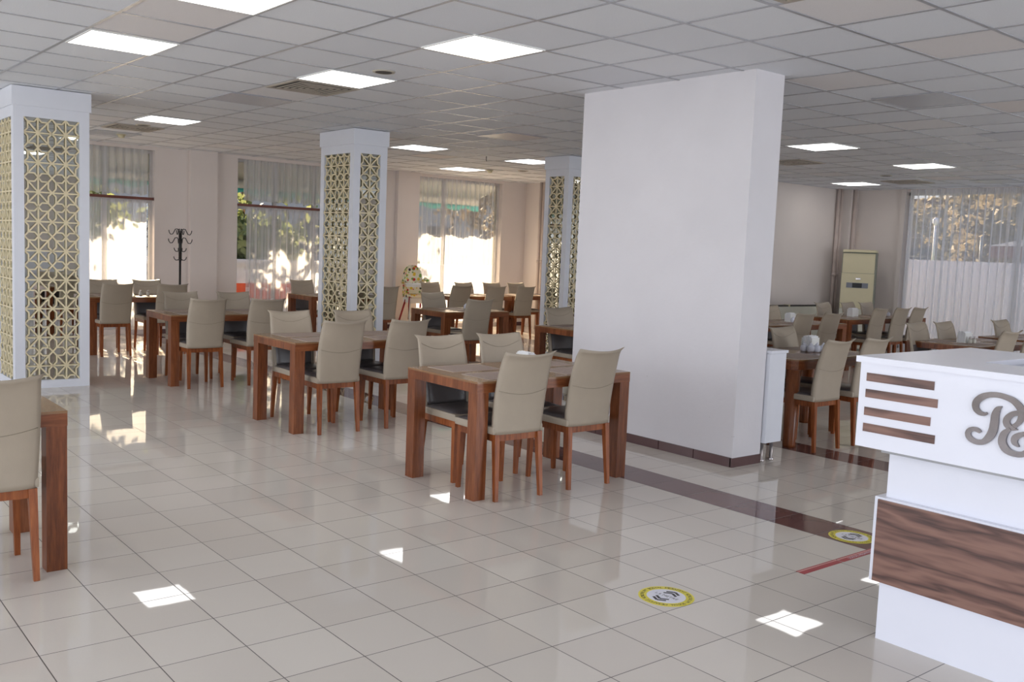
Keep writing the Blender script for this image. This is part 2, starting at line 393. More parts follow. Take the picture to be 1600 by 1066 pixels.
# behind the camera: unseen walls, openings between piers added to let light in
wb = MB()
for a, b in ((YS, -3.7), (-.3, 0), (3.3, 8.6), (13.2, YR)): wb.box(XB, XB+T, a, b, .35, 2.65)
wb.box(XB, XB+T, YS, YR, 0, .35).box(XB, XB+T, YS, YR, 2.65, CEIL)
struct('wall_back', wb, 'wall')
wf = MB()
for a, b in ((XW, -13.6), (-10.1, -9.9), (-6.4, -6.2), (-2.7, -2.5), (1.0, 1.2), (4.7, XB+T)): wf.box(a, b, YS-T, YS, .35, 2.65)
wf.box(XW, XB+T, YS-T, YS, 0, .35).box(XW, XB+T, YS-T, YS, 2.65, CEIL)
struct('wall_front', wf, 'wall')
bb = MB().box(XW, XW+.02, YS, 2.35, 0, .07).box(XW, XW+.02, 4.98, 5.5, 0, .07).box(XW+.1, XW+.12, 5.5, 5.93, 0, .07).box(XW, XW+.02, 5.93, 6.3, 0, .07).box(XW, XW+.02, 8.55, 9.28, 0, .07).box(XW+.09, XW+.11, 9.28, 9.74, 0, .07).box(XW, XW+.02, 11.74, YW, 0, .07)
struct('baseboard_left', bb, 'skirt')
struct('baseboard_right', MB().box(XR+.16, -8.80, YR-.02, YR, 0, .07), 'skirt')
struct('baseboard_inner', MB().box(XR, XR+.02, YW, 15.72, 0, .07), 'skirt')

# windows: frame + pane
def window(n, y0, y1, mull, trans=None):
    f = MB(); x0, x1 = XW-.16, XW-.10; d = .045
    f.box(x0, x1, y0, y0+d, .07, 2.80).box(x0, x1, y1-d, y1, .07, 2.80).box(x0, x1, y0+d, y1-d, .07, .07+d).box(x0, x1, y0+d, y1-d, 2.755, 2.80)
    for m in mull: f.box(x0, x1, m-.03, m+.03, .115, 2.755)
    if trans: f.box(x0-.01, x1+.01, y0+d, y1-d, trans-.05, trans+.03)
    w = struct('window_%d' % n, f, 'frame_grey')
    g = MB().box(XW-.135, XW-.13, y0+d, y1-d, .115, 2.755); struct('pane', g, 'glass', w)
    return w
window(1, *WIN[0], [3.3, 4.28], 2.05); window(2, *WIN[1], [7.0, 7.72], 2.05); window(3, *WIN[2], [10.42], None)
f = MB(); d = .05
for m in (-8.78, -6.9, -5.0, -3.1, -1.52): f.box(m-.03, m+.03, YR+.08, YR+.14, .06, 2.80)
f.box(-8.8, -1.5, YR+.08, YR+.14, .06, .11).box(-8.8, -1.5, YR+.08, YR+.14, 2.75, 2.80)
w4 = struct('window_4', f, 'frame_grey'); struct('pane', MB().box(-8.75, -1.55, YR+.105, YR+.11, .11, 2.75), 'glass', w4)
M['frost'] = frostmat()
struct('trim_2', MB().box(XR+1.02, XR+1.10, YR-.04, YR, 0, CEIL), 'wall')

# sheer curtains
def curtain(axis, a0, a1, fix, z0, z1, mat, label, amp=.03, fold=.11, scallop=0, name='sheer_curtain'):
    m = MB(); L = a1-a0; nu = int(L/.012); ph = random.random()*6
    def fn(u, v):
        a = a0+u*L; z = z0+v*(z1-z0)
        if scallop and v == 0: z += scallop*abs(math.sin(a*PI/.16))
        k = 1-.55*v
        off = amp*k*(math.sin(2*PI*a/fold+ph)+.5*math.sin(2*PI*a/(fold*2.7)+1.3*ph+.8*v)+.3*math.sin(2*PI*a/(fold*.53)+ph*2))
        return (fix+off, a, z) if axis == 'y' else (a, fix+off, z)
    m.grid(fn, nu, 6)
    o = obj(name, m, mat); tag(o, label, 'curtain'); return o
XC = XW+.015
curtain('y', 2.36, 4.9, XW-.05, 2.10, 2.84, 'sheer_top', 'short sheer valance in the window left of the coat rack', scallop=.03)
curtain('y', 2.36, 4.88, XW-.05, .12, 2.03, 'sheer', 'long sheer curtain below the valance, left of the coat rack')
curtain('y', 6.42, 8.5, XW-.05, 2.12, 2.84, 'sheer_top', 'short sheer valance above the embroidered curtain', scallop=.03)
curtain('y', 6.48, 8.5, XW-.05, .12, 2.03, 'sheer_motif', 'long embroidered sheer curtain between coat rack and middle lattice pillar')
M['sheer_thin'] = sheer('thin_sheer_voile', .36)
curtain('y', 9.8, 11.6, XW-.05, .10, 2.84, 'sheer_thin', 'full-height sheer curtain glowing with sun behind the high chair')
curtain('x', -8.70, -1.6, YR-.07, .03, 2.84, 'sheer', 'wide full-height sheer curtain at the right-hand window', fold=.13, amp=.035)
for y0, y1, l in ((2.36, 4.97, 'red-brown rail across the window left of the coat rack'), (6.31, 8.54, 'red-brown rail across the window with the embroidered curtain')):
    tag(obj('curtain_rail', MB().box(XW-.03, XW-.005, y0, y1, 2.045, 2.085), 'bar'), l, 'curtain rail')

# ------------------------------------------------------------ outdoors
struct('ground', MB().box(-60, 30, -40, 60, -.35, -.12), 'earth')
struct('lawn', MB().box(-30, 10, 19.5, 40, -.12, 1.28), 'grass')
gw = MB().box(-17.9, -17.7, -2, 14, -.12, 1.05); gw.box(-17.95, -17.65, -2, 14, 1.05, 1.12)
tag(obj('garden_wall', gw, 'outwall'), 'low white garden wall outside the left windows', 'wall')
gw = MB().box(-16, 4, 19.2, 19.45, -.12, 1.66)
tag(obj('garden_wall', gw, 'outwall'), 'pale garden wall outside the right-hand window', 'wall')
aw = MB()
def awn(u, v): return (XW-.3-1.35*v, 1.6+u*10.8, 3.0-.42*v)
aw.shell(awn, lambda u, v: Vector(awn(u, v))+Vector((0, 0, -.012)), 40, 2)
def val(u, v): return (XW-1.65, 1.6+u*10.8, 2.58-v*.16)
def val2(u, v): return (XW-1.65, 1.6+u*10.8, 2.42-v*(.05+.07*abs(math.sin(u*10.8*PI/.55))))
a_ = obj('awning', aw, 'awn'); tag(a_, 'teal awning with a scalloped edge over the left windows', 'awning')
vv = MB(); vv.shell(val, lambda u, v: Vector(val(u, v))+Vector((-.01, 0, 0)), 160, 1); obj('valance', vv, 'awn', a_)
vv = MB(); vv.shell(val2, lambda u, v: Vector(val2(u, v))+Vector((-.01, 0, 0)), 160, 1); obj('scalloped_edge', vv, 'teal', a_)
def tree(x, y, h, rad, mat, label, n=1500, lean=.2, z0=-.12, leaf=.10, low=.45):
    t = thing('garden_tree', label, 'tree', (x, y, z0), group=None)
    rnd = random.Random(int(x*31+y*17))
    m = MB(); m.tube([(0, 0, 0), (.05, .02, h*.3), (lean*.5, .05, h*.55), (lean, .1, h*.8)], [.13, .11, .08, .03], 8)
    for k in range(9):
        a = rnd.random()*2*PI; z = h*(.35+.45*rnd.random()); q = Vector((lean*z/h, .05, z))
        m.tube([q, q+Vector((math.cos(a)*rad*.4, math.sin(a)*rad*.4, h*.1)), q+Vector((math.cos(a)*rad*.75, math.sin(a)*rad*.75, h*.16))], [.04, .025, .01], 6)
    obj('trunk', m, 'trunk', t)
    m = MB()
    cl = [(Vector((rnd.gauss(0, .42)*rad+lean, rnd.gauss(0, .42)*rad, h*(low+(1-low)*rnd.random()))), rad*(.25+.2*rnd.random())) for _ in range(16)]
    for _ in range(n):
        c, r = rnd.choice(cl); p = c+Vector((rnd.gauss(0, .5)*r, rnd.gauss(0, .5)*r, rnd.gauss(0, .4)*r))
        a = Vector((rnd.uniform(-1, 1), rnd.uniform(-1, 1), rnd.uniform(-1, 1))).normalized(); b = a.orthogonal().normalized(); s_ = leaf*(.6+.8*rnd.random())
        vs = [m.b.verts.new(p+a*s_), m.b.verts.new(p+b*s_*.5), m.b.verts.new(p-a*s_), m.b.verts.new(p-b*s_*.5)]; m.b.faces.new(vs)
    obj('foliage', m, mat, t)
tree(-19.6, 3.7, 4.6, 1.5, 'leaf_green', 'leafy tree outside, left of the coat rack window', 6000, low=.25)
tree(-19.8, 8.45, 4.8, 2.2, 'leaf_green', 'leafy tree outside the embroidered curtain', 9000, low=.22, leaf=.12)
tree(-21.2, 15.6, 4.8, 1.5, 'leaf_autumn', 'yellowish tree outside the brightest window', 1400)
for x, y, h, r, mt, l, n_ in ((-15.2, 29.5, 5.6, 2.4, 'leaf_autumn', 'autumn tree outside, seen nearest the air conditioner corner', 2600),
                          (-11.3, 24.4, 4.6, 1.7, 'leaf_autumn', 'autumn tree outside, above the middle of the right-hand window', 1700),
                          (-12.9, 35.0, 6.6, 2.8, 'leaf_green', 'farther green tree outside the right-hand window', 2600),
                          (-6.2, 27.0, 5.0, 2.0, 'leaf_autumn', 'autumn tree outside, behind the gazebo', 1500)):
    tree(x, y, h, r, mt, l, n_, z0=1.28, leaf=.13, low=.12)
gz = thing('gazebo', 'dark red roofed gazebo outside the right-hand window', 'gazebo', (-7.9, 21.0, 1.28))
m = MB(); v = [m.b.verts.new(p) for p in ((-1.3, -1, .72), (1.3, -1, .72), (1.3, 1, .72), (-1.3, 1, .72), (0, 0, 1.1))]
for q in ((0, 1, 4), (1, 2, 4), (2, 3, 4), (3, 0, 4), (3, 2, 1, 0)): m.b.faces.new([v[i] for i in q])
obj('roof', m, 'ac_grey', gz); obj('fascia', MB().box(-1.28, 1.28, -.98, .98, .48, .715), 'roof_red', gz)
for px, py in ((-1.1, -.85), (1.1, -.85), (1.1, .85), (-1.1, .85)): obj('post', MB().box(px-.05, px+.05, py-.05, py+.05, 0, .48), 'trunk', gz)
fn_ = thing('wire_fence', 'thin wire fence along the lawn outside the right-hand window', 'fence', (-9, 19.7, 1.28))
for k in range(9): obj('post', MB().tube([(-5+k*1.6, 0, 0), (-5+k*1.6, 0, .9)], .02, 6), 'alu', fn_)
obj('wire', MB().tube([(-5, 0, .45), (7.8, 0, .45)], .006, 5).tube([(-5, 0, .85), (7.8, 0, .85)], .006, 5), 'dark', fn_)
tag(obj('lamp_post', MB().tube([(-10.75, 20.8, 1.28), (-10.75, 20.8, 2.45)], .03, 8).lathe([(.03, 2.45), (.07, 2.5), (.07, 2.58), (.03, 2.62)], -10.75, 20.8, 10), 'outwall'), 'white garden lamp post outside the right-hand window', 'lamp')
tag(obj('banner', MB().box(-17.69, -17.64, 6.6, 9.0, .35, .66), 'orange'), 'orange-red banner low outside the embroidered curtain', 'banner')

def building(label, x0, x1, y0, y1, h, mat, face):
    t = thing('apartment_building', label, 'building', ((x0+x1)/2, (y0+y1)/2, -.12)); hx, hy = (x1-x0)/2, (y1-y0)/2
    obj('wall', MB().box(-hx, hx, -hy, hy, 0, h), mat, t); obj('roof', MB().box(-hx-.2, hx+.2, -hy-.2, hy+.2, h, h+.25), 'roof_red', t)
    n = int((2*hy if face == 'x' else 2*hx)/3)
    for k in range(n):
        for z in [1.2+2.9*q for q in range(int(h/2.9))]:
            c = (k+.5)*3-n*1.5
            obj('window', MB().box(hx, hx+.04, c-.7, c+.7, z, z+1.3) if face == 'x' else MB().box(c-.7, c+.7, -hy-.04, -hy, z, z+1.3), 'far_glass', t)
building('far building seen through the left windows', -42, -34, -2, 40, 6.2, 'facade', 'x')
building('far building seen through the right-hand window', -34, 2, 44, 50, 4.6, 'facade2', 'y')

# ------------------------------------------------------------ column and lattice pillars
struct('trim_3', MB().box(-6.04, -4.28, 5.60, 5.93, .068, CEIL), 'column')
sk = MB()
for k in range(5): sk.box(-6.05+k*.355, -6.05+k*.355+.348, 5.588, 5.602, 0, .07)
sk.box(-4.292, -4.272, 5.588, 5.93, 0, .068).box(-6.04, -4.28, 5.602, 5.93, 0, .068)
struct('baseboard_column', sk, 'skirt')
def lattice(mb, org, ux, ncols, z0, z1, nrm, side):
    """geometric star lattice: ncols cells wide, cell size from the width"""
    W = side/ncols; nr = 9; H = (z1-z0)/nr
    t = .0092; th = .010
    segs = set()
    def P(a, b): return Vector(org)+Vector(ux)*a*W+Vector((0, 0, z0+b*H))
    def seg(a, b): segs.add((round(a[0], 3), round(a[1], 3), round(b[0], 3), round(b[1], 3)))
    for c in range(ncols):
        for r in range(nr):
            seg((c, r+.5), (c+1, r+.5)); seg((c+.5, r), (c+.5, r+1)); seg((c, r), (c+1, r+1)); seg((c, r+1), (c+1, r))
    for c in range(ncols+1):
        for r in range(nr+1):
            for dx, dy in ((1, 0), (-1, 0), (0, 1), (0, -1)):
                px, py = (-dy, dx)
                for s_ in (1, -1):
                    pts = [(.14, .14*s_), (.37, .14*s_), (.5, 0)]
                    q = [(c+dx*a+px*b, r+dy*a+py*b) for a, b in pts]
                    for A, B in zip(q, q[1:]):
                        if all(-1e-6 <= p[0] <= ncols+1e-6 and -1e-6 <= p[1] <= nr+1e-6 for p in (A, B)): seg(A, B)
    for k, (a, b, c, d) in enumerate(sorted(segs)):
        off = Vector(nrm)*(.0004*(k % 4))
        mb.bar(P(a, b)+off, P(c, d)+off, th, t*1.5, up=(Vector(nrm).cross((P(c, d)-P(a, b)).normalized())))
def pillar(label, x0, x1, y0, y1, nx, ny):
    t = thing('lattice_pillar', label, 'pillar', ((x0+x1)/2, (y0+y1)/2, 0), group=None)
    o = Vector(((x0+x1)/2, (y0+y1)/2, 0)); hx, hy = (x1-x0)/2, (y1-y0)/2; e = .09; q = .03
    fr = MB()
    for sx_ in (-1, 1):
        for sy_ in (-1, 1):
            xa, xb = sorted((sx_*hx, sx_*(hx-e))); ya, yb = sorted((sy_*hy, sy_*(hy-e))); fr.box(xa, xb, ya, yb, .0, 2.67)
    for zz in ((0, .075), (2.57, 2.67)):
        for s_ in (-1, 1):
            a, b = sorted((s_*hy, s_*(hy-q))); fr.box(-hx+e, hx-e, a, b, *zz)
            a, b = sorted((s_*hx, s_*(hx-q))); fr.box(a, b, -hy+e, hy-e, *zz)
    obj('frame', fr, 'white_board', t)
    obj('cornice', MB().box(-hx-.015, hx+.015, -hy-.015, hy+.015, 2.67, CEIL-.006, bev=.003), 'white_board', t)
    obj('mirror', MB().box(-hx+q, hx-q, -hy+q, hy-q, .01, 2.66), 'mirror', t)
    for nm, org, ux, n, side, nrm in (('lattice', (-hx+e, -hy+.012, 0), (1, 0, 0), nx, 2*hx-2*e, (0, -1, 0)), ('lattice', (hx-.012, -hy+e, 0), (0, 1, 0), ny, 2*hy-2*e, (1, 0, 0))):
        m = MB(); lattice(m, org, ux, n, .075, 2.57, nrm, side); obj(nm, m, 'gold', t)
pillar('white mirrored pillar with cream star lattice, at the left edge', -10.7, -9.93, 2.02, 2.69, 2, 2)
pillar('white mirrored pillar with cream star lattice, middle of the three', -10.73, -9.92, 5.60, 6.05, 2, 1)
pillar('white mirrored pillar with cream star lattice, partly behind the white column', -10.42, -9.93, 8.98, 9.6, 1, 2)

# ------------------------------------------------------------ tables
TH = .725
def make_table(label, x0, x1, y0, y1, rounded=False, group='brown wooden dining tables'):
    t = thing('dining_table', label, 'table', ((x0+x1)/2, (y0+y1)/2, 0), group=None); hx, hy = (x1-x0)/2, (y1-y0)/2
    if rounded:
        def rr(r, ins):
            P = []
            for cx, cyy, a0 in ((hx-r, hy-r, 0), (-hx+r, hy-r, 90), (-hx+r, -hy+r, 180), (hx-r, -hy+r, 270)):
                for k in range(7): a = math.radians(a0+k*15); P.append((cx+(r-ins)*math.cos(a), cyy+(r-ins)*math.sin(a)))
            return P
        obj('tabletop', MB().poly(rr(.12, 0), TH-.012, TH), 'table_top', t)
        obj('apron', MB().poly(rr(.12, .006), TH-.085, TH-.012), 'table_edge', t)
        for sx_ in (-1, 1):
            for sy_ in (-1, 1):
                m = MB(); cx, cyy = sx_*(hx-.065), sy_*(hy-.065)
                m.lathe([(.05, 0), (.052, .02), (.06, TH-.085)], cx, cyy, 16); obj('leg', m, 'table_wood', t)
    else:
        obj('tabletop', MB().box(-hx, hx, -hy, hy, TH-.012, TH), 'table_top', t)
        am = MB().box(-hx, hx, -hy, hy, TH-.068, TH-.012)
        am.b.normal_update()
        for f_ in am.b.faces:
            if abs(f_.normal.y) > .5: f_.material_index = 1
        obj('apron', am, ['table_edge', 'table_wood'], t)
        for sx_ in (-1, 1):
            for sy_ in (-1, 1):
                xa, xb = sorted((sx_*(hx-.001), sx_*(hx-.088))); ya, yb = sorted((sy_*(hy-.001), sy_*(hy-.088)))
                obj('leg', MB().box(xa, xb, ya, yb, 0, TH-.068, bev=.002), 'table_wood', t)
    return t
TB = {
 'T0': ('the table cut by the left edge', -5.24, -4.48, -.16, 1.12),
 'T1': ('the foremost central table', -5.235, -4.475, 3.395, 4.69),
 'T2': ('the second front-row table', -7.57, -6.80, 3.36, 4.68),
 'T3': ('the third front-row table', -10.30, -9.55, 3.36, 4.70),
 'T4': ('the front-row table nearest the window', -13.15, -12.40, 3.36, 4.70),
 'T5': ('the table left of the middle pillar', -13.36, -12.60, 6.47, 7.77),
 'T6': ('the short table beyond the middle pillar', -10.30, -9.54, 6.70, 7.70),
 'T7': ('the left table before the bright window', -13.38, -12.65, 8.98, 10.26),
 'T13': ('the right table before the bright window', -13.45, -12.72, 10.34, 11.62),
 'T8': ('the table half hidden by the column', -7.75, -6.99, 6.62, 7.92),
 'T14': ('the table behind the rounded one', -7.75, -6.99, 9.5, 11.4),
 'T9': ('the rounded table by the cabinet', -5.24, -4.47, 6.60, 7.90),
 'T10': ('the long table by the air conditioner', -8.2, -7.45, 12.2, 14.35),
 'T11': ('the table behind the reception counter', -5.27, -4.50, 9.78, 11.08),
 'T12': ('the last table at the right edge', -5.27, -4.50, 11.42, 12.7),
}
TL = {
 'T0': 'brown wooden table cut off by the left edge of the photo', 'T1': 'brown wooden table in the centre foreground with placemats, nearest the white column',
 'T2': 'brown wooden table second from the front in the row toward the left windows', 'T3': 'brown wooden table third in the front row, sun patches on the floor beneath',
 'T4': 'brown wooden table with shakers behind the left lattice pillar', 'T5': 'dark brown table just left of the middle lattice pillar',
 'T6': 'short brown table with sunlit top between the middle and far pillars', 'T7': 'left brown table of the two before the brightest window',
 'T13': 'right brown table of the two before the brightest window', 'T8': 'brown table half hidden behind the left side of the white column',
 'T14': 'brown table with white napkin box and jars behind the rounded table', 'T9': 'brown table with rounded corners beside the white cabinet',
 'T10': 'long brown table in front of the beige air conditioner', 'T11': 'brown table with napkin holder right behind the reception counter',
 'T12': 'brown table at the right edge, beyond the one behind the counter'}
for k, (s_, x0, x1, y0, y1) in TB.items(): make_table(TL[k], x0, x1, y0, y1, rounded=(k == 'T9'))

# ------------------------------------------------------------ chairs (local: sitter faces -X, rear of backrest at x = 0)
def prof(z):
    t = (z-.405)/.51; return .004+.022*t+.085*t*t+.018*max(0, t-.9)*10*.6
def make_chair(label):
    t = thing('dining_chair', label, 'chair')
    def half(z):
        t_ = (z-.405)/.51; return .183+.014*math.sin(t_*PI*.8)-.008*t_+(.012 if t_ > .97 else 0)
    def outer(u, v):
        z = .405+.51*v; w = u*2-1; y = half(z)*w; z2 = z-.014*(1-w*w)*v**6+.004*w*w*v**8
        x = prof(z)-.030*w*w*(.35+.65*v)-.010*abs(w)**8
        if v > .96: x += .010
        return (x, y, z2)
    def inner(u, v):
        p = Vector(outer(u, v)); th = .05-.026*v; w = u*2-1
        return (p.x-th*(1-.35*abs(w)**6), p.y*(.975), p.z-(.004 if v == 1 else 0))
    m = MB(); m.shell(inner, outer, 16, 20); br = obj('backrest', m, 'beige', t)
    # charcoal inner panel of the backrest, below the seam
    m = MB()
    def pf(u, v):
        vv = .10+v*.45; p = Vector(inner(.06+.88*u, vv)); return (p.x-.006*(1-(2*u-1)**8), p.y, p.z)
    def pb(u, v):
        vv = .10+v*.45; p = Vector(inner(.05+.9*u, vv)); return (p.x+.006, p.y, p.z)
    m.shell(pf, pb, 12, 10); obj('back_pad', m, 'charcoal', br, label='dark grey inner face of the backrest')
    m = MB()
    rear = [Vector(outer(.03+.94*k/20, .53-.05*math.sin(PI*k/20)))+Vector((.0012, 0, 0)) for k in range(21)]
    frnt = [Vector(inner(.04+.92*k/20, .90-.08*math.sin(PI*k/20)))+Vector((-.001, 0, 0)) for k in range(21)]
    m.tube(rear, .0016, 5).tube(frnt, .0016, 5); obj('seam', m, 'seam', br)
    # seat
    sp = obj('seat', MB().box(-.43, -.012, -.192, .192, .405, .452, bev=.014), 'beige', t)
    m = MB()
    def st(u, v):
        x = -.424+u*.38; y = (v-.5)*.368; e_ = (1-(2*u-1)**6)*(1-(2*v-1)**6); return (x, y, .450+.022*e_)
    m.shell(st, lambda u, v: (-.424+u*.38, (v-.5)*.368, .446), 12, 10); obj('seat_pad', m, 'charcoal', sp, label='dark grey seat top')
    obj('seat_frame', MB().box(-.412, -.018, -.178, .178, .362, .404), 'chair_wood', t)
    for sy_ in (-1, 1):
        m = MB().bar((-.022, sy_*.163, .404), (.012, sy_*.172, 0), .036, .036, up=(1, 0, 0), w2=.024, h2=.024); obj('leg', m, 'chair_wood', t)
        m = MB().bar((-.392, sy_*.160, .404), (-.398, sy_*.168, 0), .036, .036, up=(1, 0, 0), w2=.024, h2=.024); obj('leg', m, 'chair_wood', t)
    return t
# per table: N = backs to the camera (y centres), F = facing the camera
CH = [('T0', 'N', [.80], -4.415), ('T0', 'F', [.62], -5.31),
 ('T1', 'N', [3.68, 4.27], -4.41), ('T1', 'F', [3.74, 4.26], -5.31),
 ('T2', 'N', [3.70, 4.31], -6.70), ('T2', 'F', [3.71, 4.33], -7.56),
 ('T3', 'N', [3.64, 4.27], -9.35), ('T3', 'F', [3.76, 4.36], -10.33),
 ('T4', 'N', [3.62, 4.30], -12.22), ('T4', 'F', [3.73, 4.30], -13.10),
 ('T5', 'N', [7.45], -12.16), ('T5', 'F', [6.87], -13.66),
 ('T6', 'N', [6.94], -9.22), ('T6', 'F', [7.18], -10.47),
 ('T7', 'N', [9.05, 9.76], -12.50), ('T13', 'N', [10.40], -12.50),
 ('T7', 'F', [9.20, 9.91], -13.52), ('T13', 'F', [10.59, 11.16], -13.60),
 ('T8', 'F', [6.95], -7.69), ('T14', 'N', [9.87, 10.44], -6.66), ('T14', 'F', [10.83], -7.75),
 ('T9', 'N', [6.82, 7.39], -4.30), ('T9', 'F', [6.9, 7.47], -5.17),
 ('T10', 'N', [12.61, 13.2, 13.69], -7.27), ('T10', 'F', [12.85, 13.53, 14.06], -8.25),
 ('T11', 'N', [9.95, 10.55], -4.33), ('T11', 'F', [9.87, 10.47], -5.16),
 ('T12', 'N', [11.6], -4.33), ('T12', 'F', [11.86], -5.16)]
proto = None
words = {1: ['only one seen'], 2: ['left one'], 3: []}
for tk, kind, yl, xr in CH:
    nm = TB[tk][0]
    for i, y in enumerate(yl):
        if len(yl) == 1: w = 'the single one'
        elif len(yl) == 2: w = ('left one', 'right one')[i]
        else: w = ('left one', 'middle one', 'right one')[i]
        lab = ('beige chair, back to camera, %s at %s' if kind == 'N' else 'beige chair facing camera, %s at %s') % (w, nm)
        if kind == 'N': loc, rz = (xr, y, 0), 0
        else: loc, rz = (xr, y, 0), PI
        grp = 'beige padded dining chairs'
        rz += math.radians(random.uniform(-2, 2))
        if proto is None:
            proto = make_chair(lab); proto.location = loc; proto.rotation_euler = (0, 0, rz); proto['group'] = grp
        else: dup(proto, loc, rz, lab, grp)

# ------------------------------------------------------------ placemats
pm = thing('placemat', '', 'placemat'); obj('cloth', MB().box(-.135, .135, -.195, .195, 0, .0025), 'mat', pm)
eb = MB(); 
for a in ((-.143, .143, -.203, -.195), (-.143, .143, .195, .203), (-.143, -.135, -.195, .195), (.135, .143, -.195, .195)): eb.box(*a, 0, .0028)
obj('border', eb, 'mat_edge', pm)
first = True
for tk in ('T0', 'T1', 'T2', 'T3', 'T4', 'T5', 'T6', 'T7', 'T13', 'T8', 'T14', 'T9', 'T10', 'T11', 'T12'):
    nm, x0, x1, y0, y1 = TB[tk]; cx = (x0+x1)/2; hy = (y1-y0)
    if tk in ('T10', 'T14'): ys_ = [(.17, 'left'), (.5, 'middle'), (.83, 'right')]
    elif tk == 'T6': ys_ = [(.5, 'middle')]
    else: ys_ = [(.25, 'left'), (.74, 'right')]
    for sxx, sw in ((1, 'near'), (-1, 'far')):
        for fy_, lw_ in ys_:
            loc = (cx+sxx*.19, y0+hy*fy_, TH); lab = 'taupe placemat, %s %s place on %s' % (sw, lw_, nm)
            if first: pm.location = loc; pm['label'] = lab; pm['group'] = 'taupe woven placemats'; first = False
            else: dup(pm, loc, random.uniform(-.03, .03), lab, 'taupe woven placemats')

# ------------------------------------------------------------ things on the tables
def napkin_box(x, y, z, lab, rz=0, s_=1.0):
    t = thing('napkin_holder', lab, 'napkin holder', (x, y, z), rz)
    obj('tray', MB().box(-.035*s_, .035*s_, -.065*s_, .065*s_, 0, .012).box(-.035*s_, -.031*s_, -.065*s_, .065*s_, .012, .085*s_).box(.031*s_, .035*s_, -.065*s_, .065*s_, .012, .085*s_), 'white_plastic', t)
    m = MB()
    for k in range(5): m.box(-.028*s_+k*.0115*s_, -.019*s_+k*.0115*s_, -.06*s_, .06*s_, .012, (.095+.004*(k % 2))*s_)
    obj('napkins', m, 'napkin', t)
def jar(x, y, z, lab, s_=1.0, grp=None):
    m = MB().lathe([(.018*s_, 0), (.026*s_, .01*s_), (.028*s_, .03*s_), (.024*s_, .048*s_), (.012*s_, .052*s_)], n=14)
    t = thing('condiment_jar', lab, 'jar', (x, y, z), group=grp); obj('pot', m, 'porcelain', t)
    obj('lid', MB().lathe([(.013*s_, .052*s_), (.014*s_, .058*s_), (.006*s_, .064*s_), (.006*s_, .07*s_)], n=12), 'porcelain', t)
def shaker(x, y, z, lab):
    t = thing('shaker', lab, 'shaker', (x, y, z)); obj('glass', MB().lathe([(.020, 0), (.023, .01), (.019, .05)], n=14), 'salt', t); obj('cap', MB().lathe([(.019, .05), (.02, .06), (.012, .072)], n=14), 'chrome', t)
napkin_box(-5.0, 4.20, TH, 'white napkin holder on the foremost central table', rz=PI/2)
shaker(-12.70, 4.07, TH, 'salt shaker, left of two on the table behind the left pillar'); shaker(-12.72, 4.17, TH, 'pepper shaker, right of two on the table behind the left pillar')
jar(-10.05, 7.38, TH, 'small glass on the short table beyond the middle pillar')
napkin_box(-4.95, 7.50, TH, 'white napkin box on the rounded table by the cabinet', rz=.2, s_=1.35)
for k, (dx, dy, l) in enumerate(((.12, -.09, 'left'), (.13, -.01, 'middle'), (.15, .06, 'right'))):
    jar(-4.95+dx, 7.40+dy+.02, TH, 'white jar, %s of the front three on the rounded table' % l, 1.2)
jar(-4.95+.05, 7.33, TH, 'white jar at the back on the rounded table', 1.15)
napkin_box(-7.42, 10.74, TH, 'white napkin box on the table behind the rounded one', rz=.2, s_=1.2)
for k, (dx, dy, l) in enumerate(((.11, -.09, 'left'), (.13, -.02, 'middle'), (.14, .05, 'right'))): jar(-7.42+dx, 10.74+dy, TH, 'white jar, %s of three on the table behind the rounded one' % l, 1.15)
napkin_box(-7.95, 13.1, TH, 'white napkin holder on the long table by the air conditioner', s_=1.3)
jar(-7.85, 13.95, TH, 'white jar on the right part of the long table')
napkin_box(-4.85, 10.20, TH, 'napkin holder on the table behind the reception counter', s_=1.25)
shaker(-4.77, 10.16, TH, 'left shaker beside the napkin holder behind the counter'); shaker(-4.76, 10.23, TH, 'right shaker beside the napkin holder behind the counter')

# ------------------------------------------------------------ white cabinet behind the column
t = thing('sideboard', 'white cabinet on chrome legs behind the white column', 'cabinet', (-4.65, 6.04, 0))
obj('body', MB().box(-.42, .40, -.10, .10, .15, .825, bev=.002), 'white_board', t)
obj('top', MB().box(-.43, .41, -.102, .11, .827, .848, bev=.002), 'white_board', t)
for s_ in (-.06, .06):
    for q in (-.36, .345): obj('leg', MB().lathe([(.026, 0), (.026, .012), (.014, .02), (.014, .15)], q, s_, 14), 'chrome', t)
obj('door', MB().box(-.41, -.01, .101, .113, .16, .815), 'white_board', t); obj('door', MB().box(0, .39, .101, .113, .16, .815), 'white_board', t)

# ------------------------------------------------------------ reception counter
RX = .6
rc = thing('reception_counter', 'white reception counter with walnut bands and metal monogram at the right edge', 'counter', (-1.2, 4.0, 0))
def L(x, y): return (x+1.2, y-4.0)
def rbox(m, x0, x1, y0, y1, z0, z1, **k): return m.box(x0+1.2, x1+1.2, y0-4, y1-4, z0, z1, **k)
m = MB(); rbox(m, -2.075, -1.72, 3.47, 4.43, 1.128, 1.152); rbox(m, -1.72, RX, 3.47, 3.80, 1.128, 1.152); rbox(m, -1.72, RX, 4.20, 4.43, 1.128, 1.152)
obj('countertop', m, 'white_lac', rc)
m = MB(); rbox(m, -2.06, RX, 3.483, 3.503, .79, 1.127); rbox(m, -2.06, -2.04, 3.503, 4.42, .79, 1.127); rbox(m, -2.04, RX, 4.40, 4.42, .79, 1.127)
rbox(m, -2.04, RX, 3.503, 3.80, .79, .81); rbox(m, -1.74, -1.72, 3.80, 4.20, .81, 1.127); rbox(m, -1.72, RX, 3.78, 3.80, .81, 1.127)
upn = obj('upper_panel', m, 'white_lac', rc)
